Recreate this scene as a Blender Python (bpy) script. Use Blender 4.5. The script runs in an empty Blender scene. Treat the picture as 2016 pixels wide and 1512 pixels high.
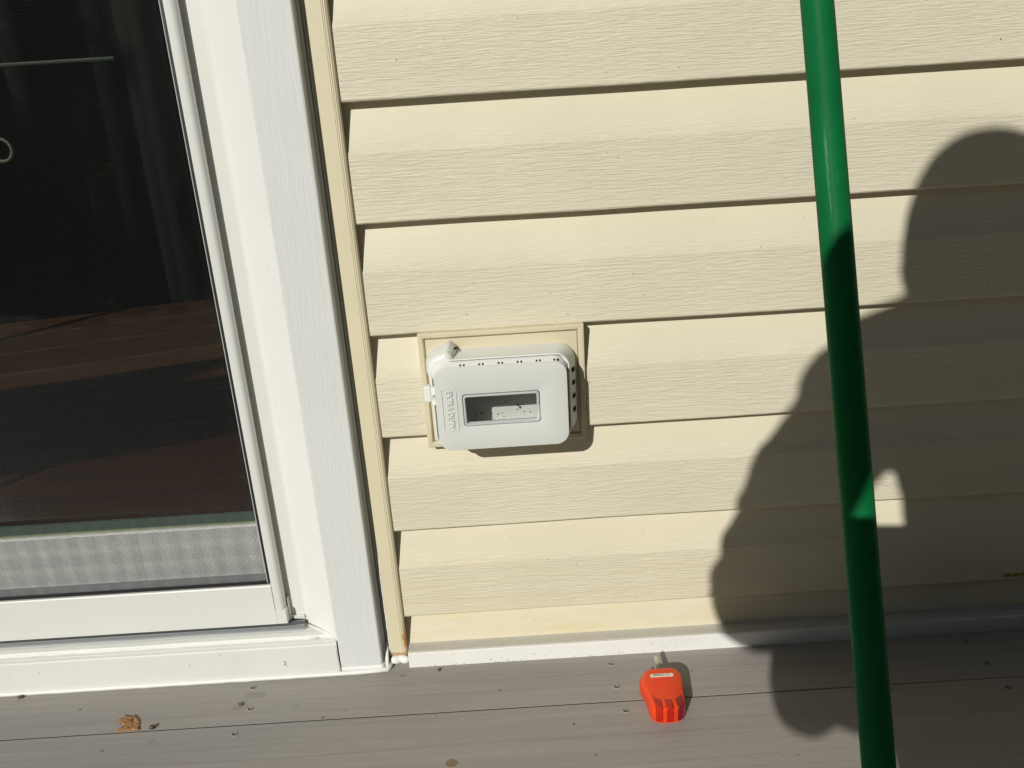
import bpy, bmesh, math, random
from mathutils import Vector, Matrix
from mathutils import noise as mn
random.seed(7)
S = bpy.context.scene
COL = S.collection
R = math.radians

# ------------------------------------------------------------------ camera, sky, sun, exposure
cam_d = bpy.data.cameras.new('camera'); cam = bpy.data.objects.new('camera', cam_d); COL.objects.link(cam)
rt = Vector((0.99801, -0.018477, -0.060278)); up = Vector((0.063036, 0.310281, 0.948553)); fw = Vector((-0.001177, 0.950465, -0.310828))
cam.matrix_world = Matrix(((rt.x, up.x, -fw.x, 0.1459), (rt.y, up.y, -fw.y, -0.7706), (rt.z, up.z, -fw.z, 0.588), (0, 0, 0, 1)))
cam_d.sensor_width = 36; cam_d.lens = 26.243; cam_d.clip_start = 0.01; cam_d.clip_end = 500
S.camera = cam
W = bpy.data.worlds.new('World'); S.world = W; W.use_nodes = True
wn = W.node_tree; bg = wn.nodes['Background']; sky = wn.nodes.new('ShaderNodeTexSky')
sky.sky_type = 'NISHITA'; sky.sun_disc = False; sky.sun_elevation = R(28.47); sky.sun_rotation = R(207.23)
wn.links.new(sky.outputs[0], bg.inputs[0]); bg.inputs[1].default_value = 0.05
sd = Vector((0.40225, 0.781666, -0.476648))           # the way the sunlight travels
sun_d = bpy.data.lights.new('sun', 'SUN'); sun = bpy.data.objects.new('sun', sun_d); COL.objects.link(sun)
sun_d.energy = 5.0; sun_d.angle = R(0.53); sun_d.color = (1.0, 0.972, 0.92)
sun.rotation_euler = sd.to_track_quat('-Z', 'Y').to_euler(); sun.location = (-2, -4, 3)
S.view_settings.view_transform = 'Standard'; S.view_settings.look = 'None'
S.view_settings.exposure = -0.48; S.view_settings.gamma = 1.0; S.view_settings.use_curve_mapping = False

# ------------------------------------------------------------------ materials
class NT:
    def __init__(s, name):
        s.m = bpy.data.materials.new(name); s.m.use_nodes = True; s.t = s.m.node_tree
        s.b = s.t.nodes['Principled BSDF']; s.out = s.t.nodes['Material Output']
    def n(s, typ, **kw):
        nd = s.t.nodes.new('ShaderNode' + typ)
        for k, v in kw.items():
            if k.startswith('i_'): nd.inputs[k[2:].replace('_', ' ')].default_value = v
            else: setattr(nd, k, v)
        return nd
    def l(s, a, b): s.t.links.new(a, b)
    def pos(s, scale=(1, 1, 1), rnd=True):
        g = s.n('NewGeometry'); mp = s.n('Mapping'); mp.inputs['Scale'].default_value = scale
        if rnd:
            oi = s.n('ObjectInfo'); ml = s.n('Math', operation='MULTIPLY'); ml.inputs[1].default_value = 40
            s.l(oi.outputs['Random'], ml.inputs[0]); s.l(ml.outputs[0], mp.inputs['Location'])
        s.l(g.outputs['Position'], mp.inputs[0]); return mp.outputs[0]
    def noise(s, vec, scale, detail=3, rough=.5, dist=0):
        n = s.n('TexNoise'); n.inputs['Scale'].default_value = scale; n.inputs['Detail'].default_value = detail
        n.inputs['Roughness'].default_value = rough; n.inputs['Distortion'].default_value = dist
        s.l(vec, n.inputs['Vector']); return n.outputs['Fac']
    def ramp(s, fac, stops, interp='LINEAR'):
        r = s.n('ValToRGB'); e = r.color_ramp.elements; r.color_ramp.interpolation = interp
        while len(e) < len(stops): e.new(0.5)
        for q, (p, c) in zip(e, stops):
            q.position = p; q.color = (c, c, c, 1) if not hasattr(c, '__len__') else (*c, 1)
        s.l(fac, r.inputs[0]); return r.outputs[0]
    def mix(s, fac, a, b, blend='MIX'):
        m = s.n('MixRGB', blend_type=blend)
        for i, v in enumerate((fac, a, b)):
            if hasattr(v, 'node'): s.l(v, m.inputs[i])
            elif hasattr(v, '__len__'): m.inputs[i].default_value = (*v, 1)
            else: m.inputs[i].default_value = v if i == 0 else (v, v, v, 1)
        return m.outputs[0]
    def math(s, op, a, b=0.0, c=None):
        m = s.n('Math', operation=op)
        for i, v in enumerate((a, b) if c is None else (a, b, c)):
            if hasattr(v, 'node'): s.l(v, m.inputs[i])
            else: m.inputs[i].default_value = v
        return m.outputs[0]
    def bump(s, h, strength=.5, dist=.001, prev=None):
        b = s.n('Bump'); b.inputs['Strength'].default_value = strength if not hasattr(strength, 'node') else 1
        if hasattr(strength, 'node'): s.l(strength, b.inputs['Strength'])
        b.inputs['Distance'].default_value = dist
        s.l(h, b.inputs['Height'])
        if prev: s.l(prev, b.inputs['Normal'])
        s.l(b.outputs[0], s.b.inputs['Normal']); return b.outputs[0]
    def col(s, c):
        if hasattr(c, 'node'): s.l(c, s.b.inputs['Base Color'])
        else: s.b.inputs['Base Color'].default_value = (*c, 1)
    def set(s, rough=.5, spec=.5, metal=0):
        s.b.inputs['Roughness'].default_value = rough; s.b.inputs['Specular IOR Level'].default_value = spec; s.b.inputs['Metallic'].default_value = metal

def mul(c, k): return tuple(v * k for v in c)

def blotch(t, base, amt=.06, scale=9, dirt=None):
    v = t.pos()
    c = t.mix(t.ramp(t.noise(v, scale, 4, .6), [(.3, 0), (.7, 1)]), mul(base, 1 - amt), mul(base, 1 + amt * .5))
    if dirt:
        f = t.ramp(t.noise(v, 150, 2, .5), [(.72, 0), (.78, dirt)])
        c = t.mix(f, c, mul(base, .45))
    return c

def mat_siding():
    t = NT('cream vinyl siding')
    base = (.69, .647, .490)
    v = t.pos(rnd=True)
    c = t.mix(t.ramp(t.noise(v, 6, 4, .6), [(.3, 0), (.7, 1)]), mul(base, .955), mul(base, 1.03))
    # faint vertical runs and fine mottling
    v2 = t.pos((26, 1, 2.2)); c = t.mix(t.ramp(t.noise(v2, 1, 3, .6), [(.45, 0), (.75, .10)]), c, (.60, .56, .42))
    # rare specks
    sp = t.ramp(t.noise(t.pos(), 230, 1, .4), [(.80, 0), (.83, .6)])
    c = t.mix(sp, c, (.30, .19, .09))
    # ochre staining low on the wall: drips of age along the lowest laps
    g = t.n('NewGeometry'); sx = t.n('SeparateXYZ'); t.l(g.outputs['Position'], sx.inputs[0])
    low = t.ramp(sx.outputs[2], [(.03, 1), (.10, .45), (.18, .0)])
    st = t.math('MULTIPLY', low, t.ramp(t.noise(t.pos((3, 3, 40)), 2.0, 4, .65), [(.40, 0), (.68, .55)]))
    c = t.mix(st, c, (.66, .55, .30))
    t.col(c); t.set(.5, .3)
    # embossed wood grain: long thin wavy ridges, weaker on the sloped part of each course (z attribute 'face')
    at = t.n('Attribute', attribute_name='face')
    g1 = t.pos((38, 38, 540)); w = t.noise(t.pos((9, 9, 60)), 1.2, 3, .5)
    mp = t.n('VectorMath', operation='ADD'); t.l(g1, mp.inputs[0])
    cb = t.n('CombineXYZ'); t.l(t.math('MULTIPLY', w, 1.9), cb.inputs[2]); t.l(cb.outputs[0], mp.inputs[1])
    h = t.noise(mp.outputs[0], 1.0, 3, .55)
    h2 = t.ramp(t.noise(mp.outputs[0], 2.3, 2, .6), [(.35, 0), (.6, 1)])
    hh = t.math('ADD', t.ramp(h, [(.38, 0), (.62, 1)]), t.math('MULTIPLY', h2, .35))
    stn = t.math('MULTIPLY_ADD', at.outputs['Fac'], .38, .08)
    nb = t.bump(hh, stn, .0011)
    return t.m

def mat_grainy(name, base, axis='z', rough=.5, strength=.4, dist=.0005, amt=.05, dirt=.0, dens=170, length=9, distort=5):
    t = NT(name); t.col(blotch(t, base, amt, 10, dirt)); t.set(rough, .35)
    sc = {'z': (dens, dens, length), 'x': (length, dens, dens)}[axis]
    w = t.noise(t.pos((4, 4, 6)), 1.5, 3, .5)
    ad = t.n('VectorMath', operation='ADD'); t.l(t.pos(sc), ad.inputs[0]); cb = t.n('CombineXYZ')
    k = t.math('MULTIPLY', w, distort); t.l(k, cb.inputs[0 if axis == 'z' else 1]); t.l(cb.outputs[0], ad.inputs[1])
    t.bump(t.noise(ad.outputs[0], 1, 3, .55), strength, dist); return t.m

def mat_plain(name, base, rough=.45, spec=.4, amt=.03, dirt=None, bumpy=0, metal=0):
    t = NT(name); t.col(blotch(t, base, amt, 14, dirt)); t.set(rough, spec, metal)
    if bumpy: t.bump(t.noise(t.pos(), 900, 3, .6), bumpy, .0003)
    return t.m

def mat_deck():
    t = NT('grey composite decking')
    base = (.328, .306, .279)
    v = t.pos((2.2, 26, 1)); n1 = t.noise(v, 1.2, 5, .6)
    c = t.mix(t.ramp(n1, [(.3, 0), (.7, 1)]), mul(base, .90), mul(base, 1.06))
    c = t.mix(t.ramp(t.noise(t.pos((5, 300, 1)), 1, 3, .6), [(.35, .0), (.75, .22)]), c, mul(base, .72))
    # cathedral grain streaks printed in the boards
    w = t.n('TexWave', bands_direction='Y', wave_profile='SAW'); w.inputs['Scale'].default_value = 6; w.inputs['Distortion'].default_value = 11
    w.inputs['Detail'].default_value = 2; w.inputs['Detail Scale'].default_value = .8; t.l(t.pos((.22, 3.4, 1)), w.inputs['Vector'])
    c = t.mix(t.math('MULTIPLY', t.ramp(w.outputs['Fac'], [(.80, 0), (.97, 1)]), .20), c, mul(base, .55))
    c = t.mix(t.ramp(t.noise(t.pos(), 4, 3, .6), [(.5, 0), (.8, .25)]), c, (.30, .30, .27))
    c = t.mix(t.ramp(t.noise(t.pos(), 130, 2, .5), [(.76, 0), (.79, .6)]), c, (.10, .085, .07))
    # two damp spots and an old rusty one on the boards, at their own places
    g = t.n('NewGeometry')
    for (x, y, rx, ry, k, sc) in ((-.172, -.061, .013, .0055, .35, (.20, .185, .155)), (-.183, -.079, .010, .005, .35, (.20, .185, .155)),
                                  (.0614, -.180, .0062, .0052, .8, (.20, .13, .055)), (-.0043, -.0432, .0045, .002, .5, (.16, .14, .11)),
                                  (-.118, -.083, .0045, .0028, .3, (.20, .185, .155)), (-.262, -.125, .004, .003, .3, (.16, .15, .13))):
        mp = t.n('Mapping'); mp.inputs['Scale'].default_value = (1 / rx, 1 / ry, 0); mp.inputs['Location'].default_value = (-x / rx, -y / ry, 0)
        t.l(g.outputs['Position'], mp.inputs[0]); ln = t.n('VectorMath', operation='LENGTH'); t.l(mp.outputs[0], ln.inputs[0])
        d = t.math('ADD', ln.outputs['Value'], t.math('MULTIPLY', t.noise(t.pos(rnd=False), 260, 2, .5), .4))
        c = t.mix(t.math('MULTIPLY', t.math('LESS_THAN', d, 1.2), k), c, sc)
    t.col(c); t.set(.62, .3)
    h = t.noise(t.pos((9, 420, 1)), 1, 3, .6)
    b1 = t.bump(h, .35, .0005)
    h2 = t.ramp(t.noise(t.pos((3, 90, 1)), 1, 2, .5), [(.55, 0), (.66, 1)])
    t.bump(h2, .22, .0005, b1)
    return t.m

def mat_pole():
    t = NT('green painted steel')
    c = blotch(t, (.004, .130, .036), .12, 20)
    # scuffs where the paint is scratched, one long rubbed line on the front of the shaft
    tc = t.n('TexCoord'); mp = t.n('Mapping'); mp.inputs['Scale'].default_value = (90, 90, 9); t.l(tc.outputs['Object'], mp.inputs[0])
    s1 = t.noise(mp.outputs[0], 1, 4, .7)
    sx = t.n('SeparateXYZ'); t.l(tc.outputs['Object'], sx.inputs[0])
    wob = t.math('MULTIPLY', t.math('SUBTRACT', t.noise(mp.outputs[0], .4, 2, .5), .5), .012)
    ctr = t.math('ABSOLUTE', t.math('ADD', t.math('ADD', sx.outputs[0], .0030), wob))
    band = t.ramp(ctr, [(.0, 1), (.0002, 1), (.0005, 0)])
    zr = t.ramp(sx.outputs[2], [(.50, 0), (.54, 1), (.68, 1), (.71, 0)])
    back = t.math('LESS_THAN', sx.outputs[1], 0.0)
    f = t.math('MULTIPLY', t.math('MULTIPLY', t.math('MULTIPLY', band, zr), back), t.ramp(s1, [(.57, 0), (.62, .8)]))
    mp2 = t.n('Mapping'); mp2.inputs['Scale'].default_value = (700, 700, 60); t.l(tc.outputs['Object'], mp2.inputs[0])
    f2 = t.ramp(t.noise(mp2.outputs[0], 1, 2, .6), [(.74, 0), (.78, .35)])
    c = t.mix(f2, t.mix(f, c, (.26, .42, .30)), (.20, .38, .26))
    t.col(c); t.set(.5, .07)
    t.l(t.ramp(t.noise(mp.outputs[0], 2, 3, .6), [(.3, .44), (.7, .62)]), t.b.inputs['Roughness'])
    t.bump(t.noise(mp2.outputs[0], .5, 3, .6), .12, .0004)
    return t.m

def mat_glass(name, tint=(1, 1, 1), refl=1.0, rough=.02):
    t = NT(name); t.t.nodes.remove(t.b)
    tr = t.n('BsdfTransparent'); tr.inputs[0].default_value = (*tint, 1); gl = t.n('BsdfGlossy'); gl.inputs['Roughness'].default_value = rough
    fr = t.n('Fresnel'); fr.inputs[0].default_value = 1.5
    mx = t.n('MixShader'); t.l(t.math('MULTIPLY', fr.outputs[0], refl), mx.inputs[0]); t.l(tr.outputs[0], mx.inputs[1]); t.l(gl.outputs[0], mx.inputs[2])
    t.l(mx.outputs[0], t.out.inputs[0]); return t.m

M = {}
M['siding'] = mat_siding()
M['channel'] = mat_grainy('aged cream trim channel', (.66, .60, .42), 'z', .5, .10, .0003, .05, 0, 500, 6)
M['block'] = mat_plain('aged tan vinyl block', (.63, .565, .395), .5, .35, .05, .0, .05)
M['casing'] = mat_grainy('embossed white casing', (.66, .68, .655), 'z', .5, .5, .0009, .03, 0, 420, 16, 9)
M['white'] = mat_plain('smooth white vinyl', (.76, .77, .725), .38, .4, .02, .3)
M['white_dull'] = mat_plain('white aluminium', (.68, .69, .64), .42, .4, .02, None)
M['sill'] = mat_grainy('painted white sill', (.71, .72, .66), 'x', .5, .10, .0004, .04, .25, 260, 5)
M['caulk'] = mat_plain('white caulk', (.80, .80, .77), .5, .4, .03, None, .3)
M['trimboard'] = mat_plain('white base trim', (.80, .80, .755), .5, .35, .03, .35)
M['cover'] = mat_plain('light grey plastic', (.64, .658, .615), .42, .4, .015, None, .04)
M['cover_white'] = mat_plain('white plastic', (.74, .755, .715), .42, .4, .015, None, .03)
M['dark'] = mat_plain('dark hollow', (.012, .012, .012), .8, .1)
M['black'] = mat_plain('black rubber', (.012, .012, .013), .5, .4)
M['gasket'] = mat_plain('green grey gasket', (.10, .155, .115), .45, .5, .12)  # green colours standing in for the rail's reflection
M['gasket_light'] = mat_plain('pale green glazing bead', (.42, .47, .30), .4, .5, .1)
M['mesh'] = mat_plain('black screen wire', (.022, .022, .022), .22, .8)
M['thread'] = mat_plain('pale screen edge thread', (.55, .6, .58), .4, .5)
M['orange'] = mat_plain('orange plastic', (.80, .060, .008), .36, .45, .03, None, .06)
M['steel'] = mat_plain('nickel plated steel', (.75, .72, .62), .28, .5, .08, None, 0, 1)
M['label'] = mat_plain('cream paper label', (.80, .74, .60), .6, .3)
M['ink'] = mat_plain('black print', (.04, .035, .03), .6, .2)
M['deck'] = mat_deck()
M['pole'] = mat_pole()
M['glass'] = mat_glass('door glass', (.78, .82, .79), .3)
M['clear'] = mat_glass('clear polycarbonate', (.975, .98, .97), 1.0, .05)
M['screw'] = mat_plain('weathered deck screw', (.24, .215, .18), .45, .5, .1)
M['skin'] = mat_plain('skin', (.45, .27, .19), .5, .4, .04)
M['jacket'] = mat_plain('dark grey cotton', (.06, .065, .075), .9, .1, .1, None, .4)
M['jeans'] = mat_plain('blue denim', (.05, .075, .13), .9, .1, .12, None, .4)
M['shoe'] = mat_plain('black shoe leather', (.02, .02, .02), .4, .4)
M['cap'] = mat_plain('black knit cap', (.03, .03, .035), .95, .1, .1, None, .6)
M['phone'] = mat_plain('black phone glass', (.015, .015, .02), .15, .5)

def mat_lens(name, c):
    t = NT(name); t.col(t.mix(t.noise(t.pos(), 420, 2, .6), mul(c, .45), mul(c, 1.25))); t.set(.18, .35)
    t.b.inputs['Coat Weight'].default_value = .1
    t.bump(t.noise(t.pos(), 600, 2, .6), .9, .0008); return t.m
M['lens_amber'] = mat_lens('orange translucent lens', (.55, .016, .002)); M['lens_red'] = mat_lens('red translucent lens', (.26, .002, .012))

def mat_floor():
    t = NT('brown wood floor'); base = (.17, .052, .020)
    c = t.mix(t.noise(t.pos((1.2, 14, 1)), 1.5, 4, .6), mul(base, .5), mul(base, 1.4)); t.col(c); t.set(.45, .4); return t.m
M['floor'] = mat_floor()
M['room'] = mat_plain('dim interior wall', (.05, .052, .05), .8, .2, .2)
def mat_curtain():
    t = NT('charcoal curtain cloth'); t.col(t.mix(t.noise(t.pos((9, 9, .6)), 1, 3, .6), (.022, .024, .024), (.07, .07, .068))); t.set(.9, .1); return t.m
M['curtain'] = mat_curtain()
def mat_flake():
    t = NT('tan crumbling debris'); t.col(t.mix(t.ramp(t.noise(t.pos(), 420, 4, .7), [(.35, 0), (.6, 1)]), (.16, .07, .025), (.46, .27, .12))); t.set(.8, .2)
    t.bump(t.noise(t.pos(), 500, 4, .7), .8, .001); return t.m
M['flake'] = mat_flake()
def mat_bug():
    t = NT('dark brown shell'); t.col(t.mix(t.noise(t.pos(), 700, 3, .6), (.02, .014, .01), (.14, .085, .04))); t.set(.3, .5); return t.m
M['bug'] = mat_bug()
def mat_rust():
    t = NT('rust streak residue'); t.col(t.mix(t.noise(t.pos(), 380, 3, .6), (.40, .19, .05), (.62, .42, .18))); t.set(.8, .2)
    return t.m
def mat_channel_stained():
    t = NT('cream channel with rusty foot'); base = (.66, .60, .42)
    v = t.pos(); c = t.mix(t.ramp(t.noise(v, 10, 4, .6), [(.3, 0), (.7, 1)]), mul(base, .95), mul(base, 1.03))
    g = t.n('NewGeometry'); sx = t.n('SeparateXYZ'); t.l(g.outputs['Position'], sx.inputs[0])
    n = t.noise(t.pos((1, 1, .5), False), 130, 4, .65)
    # ochre run up the right edge and a line along the bottom
    dx = t.math('ADD', t.math('MULTIPLY', sx.outputs[0], -1), t.math('MULTIPLY', t.math('SUBTRACT', n, .5), .016))
    f1 = t.math('MULTIPLY', t.math('LESS_THAN', dx, .0022), t.ramp(sx.outputs[2], [(.035, 1), (.062, 0)]))
    f2 = t.math('LESS_THAN', t.math('ADD', sx.outputs[2], t.math('MULTIPLY', t.math('SUBTRACT', n, .5), .012)), .0135)
    f3 = t.math('MULTIPLY', t.ramp(n, [(.6, 0), (.75, .35)]), t.ramp(sx.outputs[2], [(.04, 1), (.05, 0)]))
    c = t.mix(t.math('MULTIPLY', f3, 1), c, (.52, .36, .17)); c = t.mix(t.math('MULTIPLY', f2, .75), c, (.36, .20, .07)); c = t.mix(t.math('MULTIPLY', f1, .85), c, (.50, .24, .04))
    t.col(c); t.set(.5, .3); t.bump(t.noise(t.pos((500, 500, 6)), 1, 3, .5), .12, .0003); return t.m
M['channel'] = mat_channel_stained()
def mat_cap():
    # the rounded top of the base trim, grey with settled grime (own dirt, colour only)
    t = NT('grimy white trim top'); t.col(t.mix(t.ramp(t.noise(t.pos((1, 8, 8)), 60, 4, .65), [(.3, 0), (.75, 1)]), (.62, .60, .53), (.52, .50, .44)))
    t.set(.7, .2); t.bump(t.noise(t.pos(), 700, 3, .6), .15, .0003); return t.m
M['trimcap'] = mat_cap()

# ------------------------------------------------------------------ mesh helpers
def new_obj(name, verts, faces, mat, parent=None, smooth=False, bevel=0, seg=2, weld=False, fix=True):
    me = bpy.data.meshes.new(name); me.from_pydata([tuple(v) for v in verts], [], faces); me.update()
    if fix:
        bm = bmesh.new(); bm.from_mesh(me)
        if weld: bmesh.ops.remove_doubles(bm, verts=bm.verts, dist=1e-6)
        bmesh.ops.recalc_face_normals(bm, faces=bm.faces); bm.to_mesh(me); bm.free()
    o = bpy.data.objects.new(name, me); COL.objects.link(o)
    if mat: me.materials.append(mat if not isinstance(mat, str) else M[mat])
    if parent: o.parent = parent
    if smooth:
        for p in me.polygons: p.use_smooth = True
    if bevel:
        b = o.modifiers.new('bevel', 'BEVEL'); b.width = bevel; b.segments = seg; b.limit_method = 'ANGLE'; b.angle_limit = R(40)
        b.harden_normals = False
    return o

def box_data(x0, x1, y0, y1, z0, z1):
    v = [(x, y, z) for x in (x0, x1) for y in (y0, y1) for z in (z0, z1)]
    f = [(0, 1, 3, 2), (4, 6, 7, 5), (0, 4, 5, 1), (2, 3, 7, 6), (0, 2, 6, 4), (1, 5, 7, 3)]
    return v, f
def box(name, b, mat, parent=None, bevel=0, seg=2):
    return new_obj(name, *box_data(*b), mat, parent, bevel=bevel, seg=seg)
def join_data(lst):
    V, F = [], []
    for v, f in lst:
        k = len(V); V += list(v); F += [tuple(i + k for i in q) for q in f]
    return V, F
def prism(prof, a0, a1, axis='x', n=1, wob=None, closed=True, cap=True):
    """profile extruded along an axis. axis x: prof=(y,z); axis z: prof=(x,y)"""
    V, F = [], []; m = len(prof)
    for i in range(n + 1):
        a = a0 + (a1 - a0) * i / n
        for p in prof:
            dx = wob(a, p) if wob else (0, 0)
            V.append((a, p[0] + dx[0], p[1] + dx[1]) if axis == 'x' else (p[0] + dx[0], p[1] + dx[1], a))
    for i in range(n):
        for j in range(m if closed else m - 1):
            k = (j + 1) % m
            F.append((i * m + j, i * m + k, (i + 1) * m + k, (i + 1) * m + j))
    if cap and closed:
        F.append(tuple(range(m))[::-1]); F.append(tuple(n * m + j for j in range(m)))
    return V, F
def rrect(x0, x1, z0, z1, r, n=6):
    pts = []
    for cx, cz, a in ((x1 - r, z1 - r, 0), (x0 + r, z1 - r, 90), (x0 + r, z0 + r, 180), (x1 - r, z0 + r, 270)):
        for i in range(n + 1):
            t = R(a + 90 * i / n); pts.append((cx + r * math.cos(t), cz + r * math.sin(t)))
    return pts
def loft(loops, cap_last=True, cap_first=False):
    V, F = [], []; m = len(loops[0])
    for L in loops: V += L
    for i in range(len(loops) - 1):
        for j in range(m):
            k = (j + 1) % m; F.append((i * m + j, i * m + k, (i + 1) * m + k, (i + 1) * m + j))
    if cap_last: F.append(tuple((len(loops) - 1) * m + j for j in range(m)))
    if cap_first: F.append(tuple(range(m))[::-1])
    return V, F
def tube(pts, rad, n=10, caps=True):
    V, F = [], []; pts = [Vector(p) for p in pts]
    rads = rad if hasattr(rad, '__len__') else [rad] * len(pts)
    for i, p in enumerate(pts):
        d = (pts[min(i + 1, len(pts) - 1)] - pts[max(i - 1, 0)]).normalized()
        a = d.orthogonal().normalized() if abs(d.z) > .9 or True else d
        ref = Vector((0, 0, 1)) if abs(d.z) < .95 else Vector((1, 0, 0))
        a = d.cross(ref).normalized(); b = d.cross(a)
        for j in range(n):
            t = 2 * math.pi * j / n; V.append(p + (a * math.cos(t) + b * math.sin(t)) * rads[i])
    for i in range(len(pts) - 1):
        for j in range(n):
            k = (j + 1) % n; F.append((i * n + j, i * n + k, (i + 1) * n + k, (i + 1) * n + j))
    if caps: F.append(tuple(range(n))[::-1]); F.append(tuple((len(pts) - 1) * n + j for j in range(n)))
    return V, F
def disc(cx, cy, cz, rx, ry, h, n=14):
    lo = [(cx + rx * math.cos(2 * math.pi * i / n), cy + ry * math.sin(2 * math.pi * i / n), cz) for i in range(n)]
    hi = [(x, y, z + h) for x, y, z in lo]
    return loft([lo, hi], True, True)
def thing(name, label, cat, loc=(0, 0, 0), group=None):
    o = bpy.data.objects.new(name, None); COL.objects.link(o); o.location = loc; o.empty_display_size = .05
    o['label'] = label; o['category'] = cat
    if group: o['group'] = group
    bpy.context.view_layer.update() if loc != (0, 0, 0) else None
    return o
def tag(o, label, cat, group=None):
    o['label'] = label; o['category'] = cat
    if group: o['group'] = group
def struct(name):
    o = bpy.data.objects.new(name, None); COL.objects.link(o); o['kind'] = 'structure'; o.empty_display_size = .05; return o

# ------------------------------------------------------------------ ground and deck
ground = new_obj('ground', [(-60, -60, -.9), (60, -60, -.9), (60, 60, -.9), (-60, 60, -.9)], [(0, 1, 2, 3)], None)
tg = NT('lawn'); tg.col(tg.mix(tg.noise(tg.pos(rnd=False), 3, 6, .7), (.03, .06, .015), (.09, .13, .04))); tg.set(.9, .1)  # unseen grass, added so daylight and reflections behave
ground.data.materials.append(tg.m); ground['kind'] = 'structure'

deck = struct('deck')
edges = []; y = -.1065; y1 = .05
DX0, DX1 = -2.6, 2.4
k = 0
boards = []
while y1 > -3.2:
    y0 = y
    r = .0004
    dz = (0, .0025, .0003)[k] if k < 3 else 0
    prof = [(y0, -.024), (y0, -r), (y0 + .00015, -.00015), (y0 + r, 0), (y1 - r, 0), (y1 - .00015, -.00015), (y1, -r), (y1, -.024)]
    prof = [(a_, b_ + dz) for a_, b_ in prof]
    if k < 3:
        sd_ = random.random() * 50
        def wob(a, p, s=sd_): 
            return (0.0005 * mn.noise(Vector((a * 5, s, p[0] * 3))) + .00022 * mn.noise(Vector((a * 60, s, p[0] * 20))), 0)
        v, f = prism(prof, DX0, DX1, 'x', 640 if k < 2 else 120, wob)
    else:
        v, f = prism(prof, DX0, DX1, 'x', 1)
    boards.append(new_obj('deck_board', v, f, 'deck', deck))
    y1 = y0 - (.0042 if k else .0040); y = y1 - .1385; k += 1
joist_x = [.242 + .4115 * i for i in range(-6, 6)]
for x in joist_x:
    box('joist', (x - .019, x + .019, -3.25, -.03, -.24, -.0265), M['screw'], deck)
SCR = [(.2397, -.0456, 0), (.2404, -.084, 0), (.2441, -.1241, 1), (.655, -.0454, 0), (.6559, -.0838, 0), (.652, -.1249, 1), (-.1787, -.048, 0), (-.1706, -.083, 0), (-.1745, -.1225, 1)]
for x, y, b in SCR:
    bpy_b = boards[b]
    # two levels only below the deck: the screw is a sub-part of its board, its head and hole are one mesh with it
    rx = .0032; n = 16; V = []; F = []
    ang = random.uniform(0, 6)
    L = []
    zo = .0025 if b == 1 else 0
    for rr, z in ((1.30 , -.0002), (1.10, .0005), (.92, .0007), (.80, .0003), (.78, .00006)):
        L.append([(x + rx * rr * math.cos(2 * math.pi * i / n) * (1 + .06 * math.sin(3 * i + ang)), y + rx * .92 * rr * math.sin(2 * math.pi * i / n), z + zo) for i in range(n)])
    v1, f1 = loft(L, False)
    v2, f2 = disc(x, y, zo + .00008, rx * .86, rx * .8, .00008); v3, f3 = disc(x + .0003, y + .0004, zo + .0002, rx * .5, rx * .42, .0003)
    v, f = join_data([(v1, f1), (v2, f2), (v3, f3)])
    s = new_obj('deck_screw', v, f, 'deck', bpy_b, fix=False); s.data.materials.append(M['dark']); s.data.materials.append(M['screw'])
    for i, p in enumerate(s.data.polygons): p.material_index = 0 if i < len(f1) else (1 if i < len(f1) + len(f2) else 2)

# ------------------------------------------------------------------ house wall with siding
wall = thing('siding_wall', 'cream horizontal vinyl siding wall to the right of the white door frame', 'wall')
box('wall_sheathing', (-.022, 2.2, .006, .16, -.03, 2.75), 'block', wall)
XL, XR = -.0125, 2.18
def lap_wave(a, p, s):
    w = mn.noise(Vector((a * 2.3, s, 0))); w2 = mn.noise(Vector((a * 6.5, s + 9, 0)))
    return (.0006 * w * (1 if p[0] < -.006 else .2), (.0008 * w2 + .0009 * w) * (1 if p[1] < .07 else .3))
for kk in range(-1, 24):
    zb = .059 + .1143 * kk
    prof = [(-.0030, .0015), (-.0122, .0), (-.0136, .0006), (-.0141, .0022), (-.0143, .022), (-.0143, .044), (-.0141, .0655), (-.0136, .0675), (-.0125, .070),
            (-.0075, .0895), (-.0022, .1090), (-.0012, .1130), (-.0012, .1160)]
    if kk == -1: prof = [(y, z) for y, z in prof if z > .069]
    pr = [(y, zb + z) for y, z in prof]
    s_ = kk * 3.7 + 1
    def wob(a, p, s=s_, zb=zb): return lap_wave(a, (p[0], p[1] - zb), s)
    V, F = prism(pr, XL, XR, 'x', 70 if kk < 9 else 8, wob, closed=False)
    o = new_obj('siding_course', V, F, 'siding', wall, fix=False)
    at = o.data.attributes.new('face', 'FLOAT', 'POINT')
    n = len(pr)
    for i in range(len(V)):
        z = prof[i % n][1]
        at.data[i].value = 0.0 if z > .0705 else (1.0 if z > .003 else .6)
    for j, p in enumerate(o.data.polygons):
        seg = j % (n - 1); p.use_smooth = (prof[seg][1] >= .0655 and prof[seg][1] < .0895) or prof[seg][1] < .0022
# cream trim channel beside the casing
prof = [(-.0205, -.004), (-.0205, -.0175), (-.0195, -.0185), (-.0075, -.0190), (-.0062, -.0192), (-.0055, -.0187), (-.0046, -.0192), (-.0038, -.0186), (-.0028, -.0189), (-.0019, -.0181), (-.0010, -.0176), (-.0002, -.0162), (0, -.0148), (-.0008, -.0142), (-.0185, -.0142), (-.0185, -.004)]
V, F = prism(prof, .0095, 2.62, 'z', 1); ch = new_obj('trim_channel', V, F, 'channel', wall)
ch['label'] = 'cream vertical channel with a rusty foot'
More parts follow.
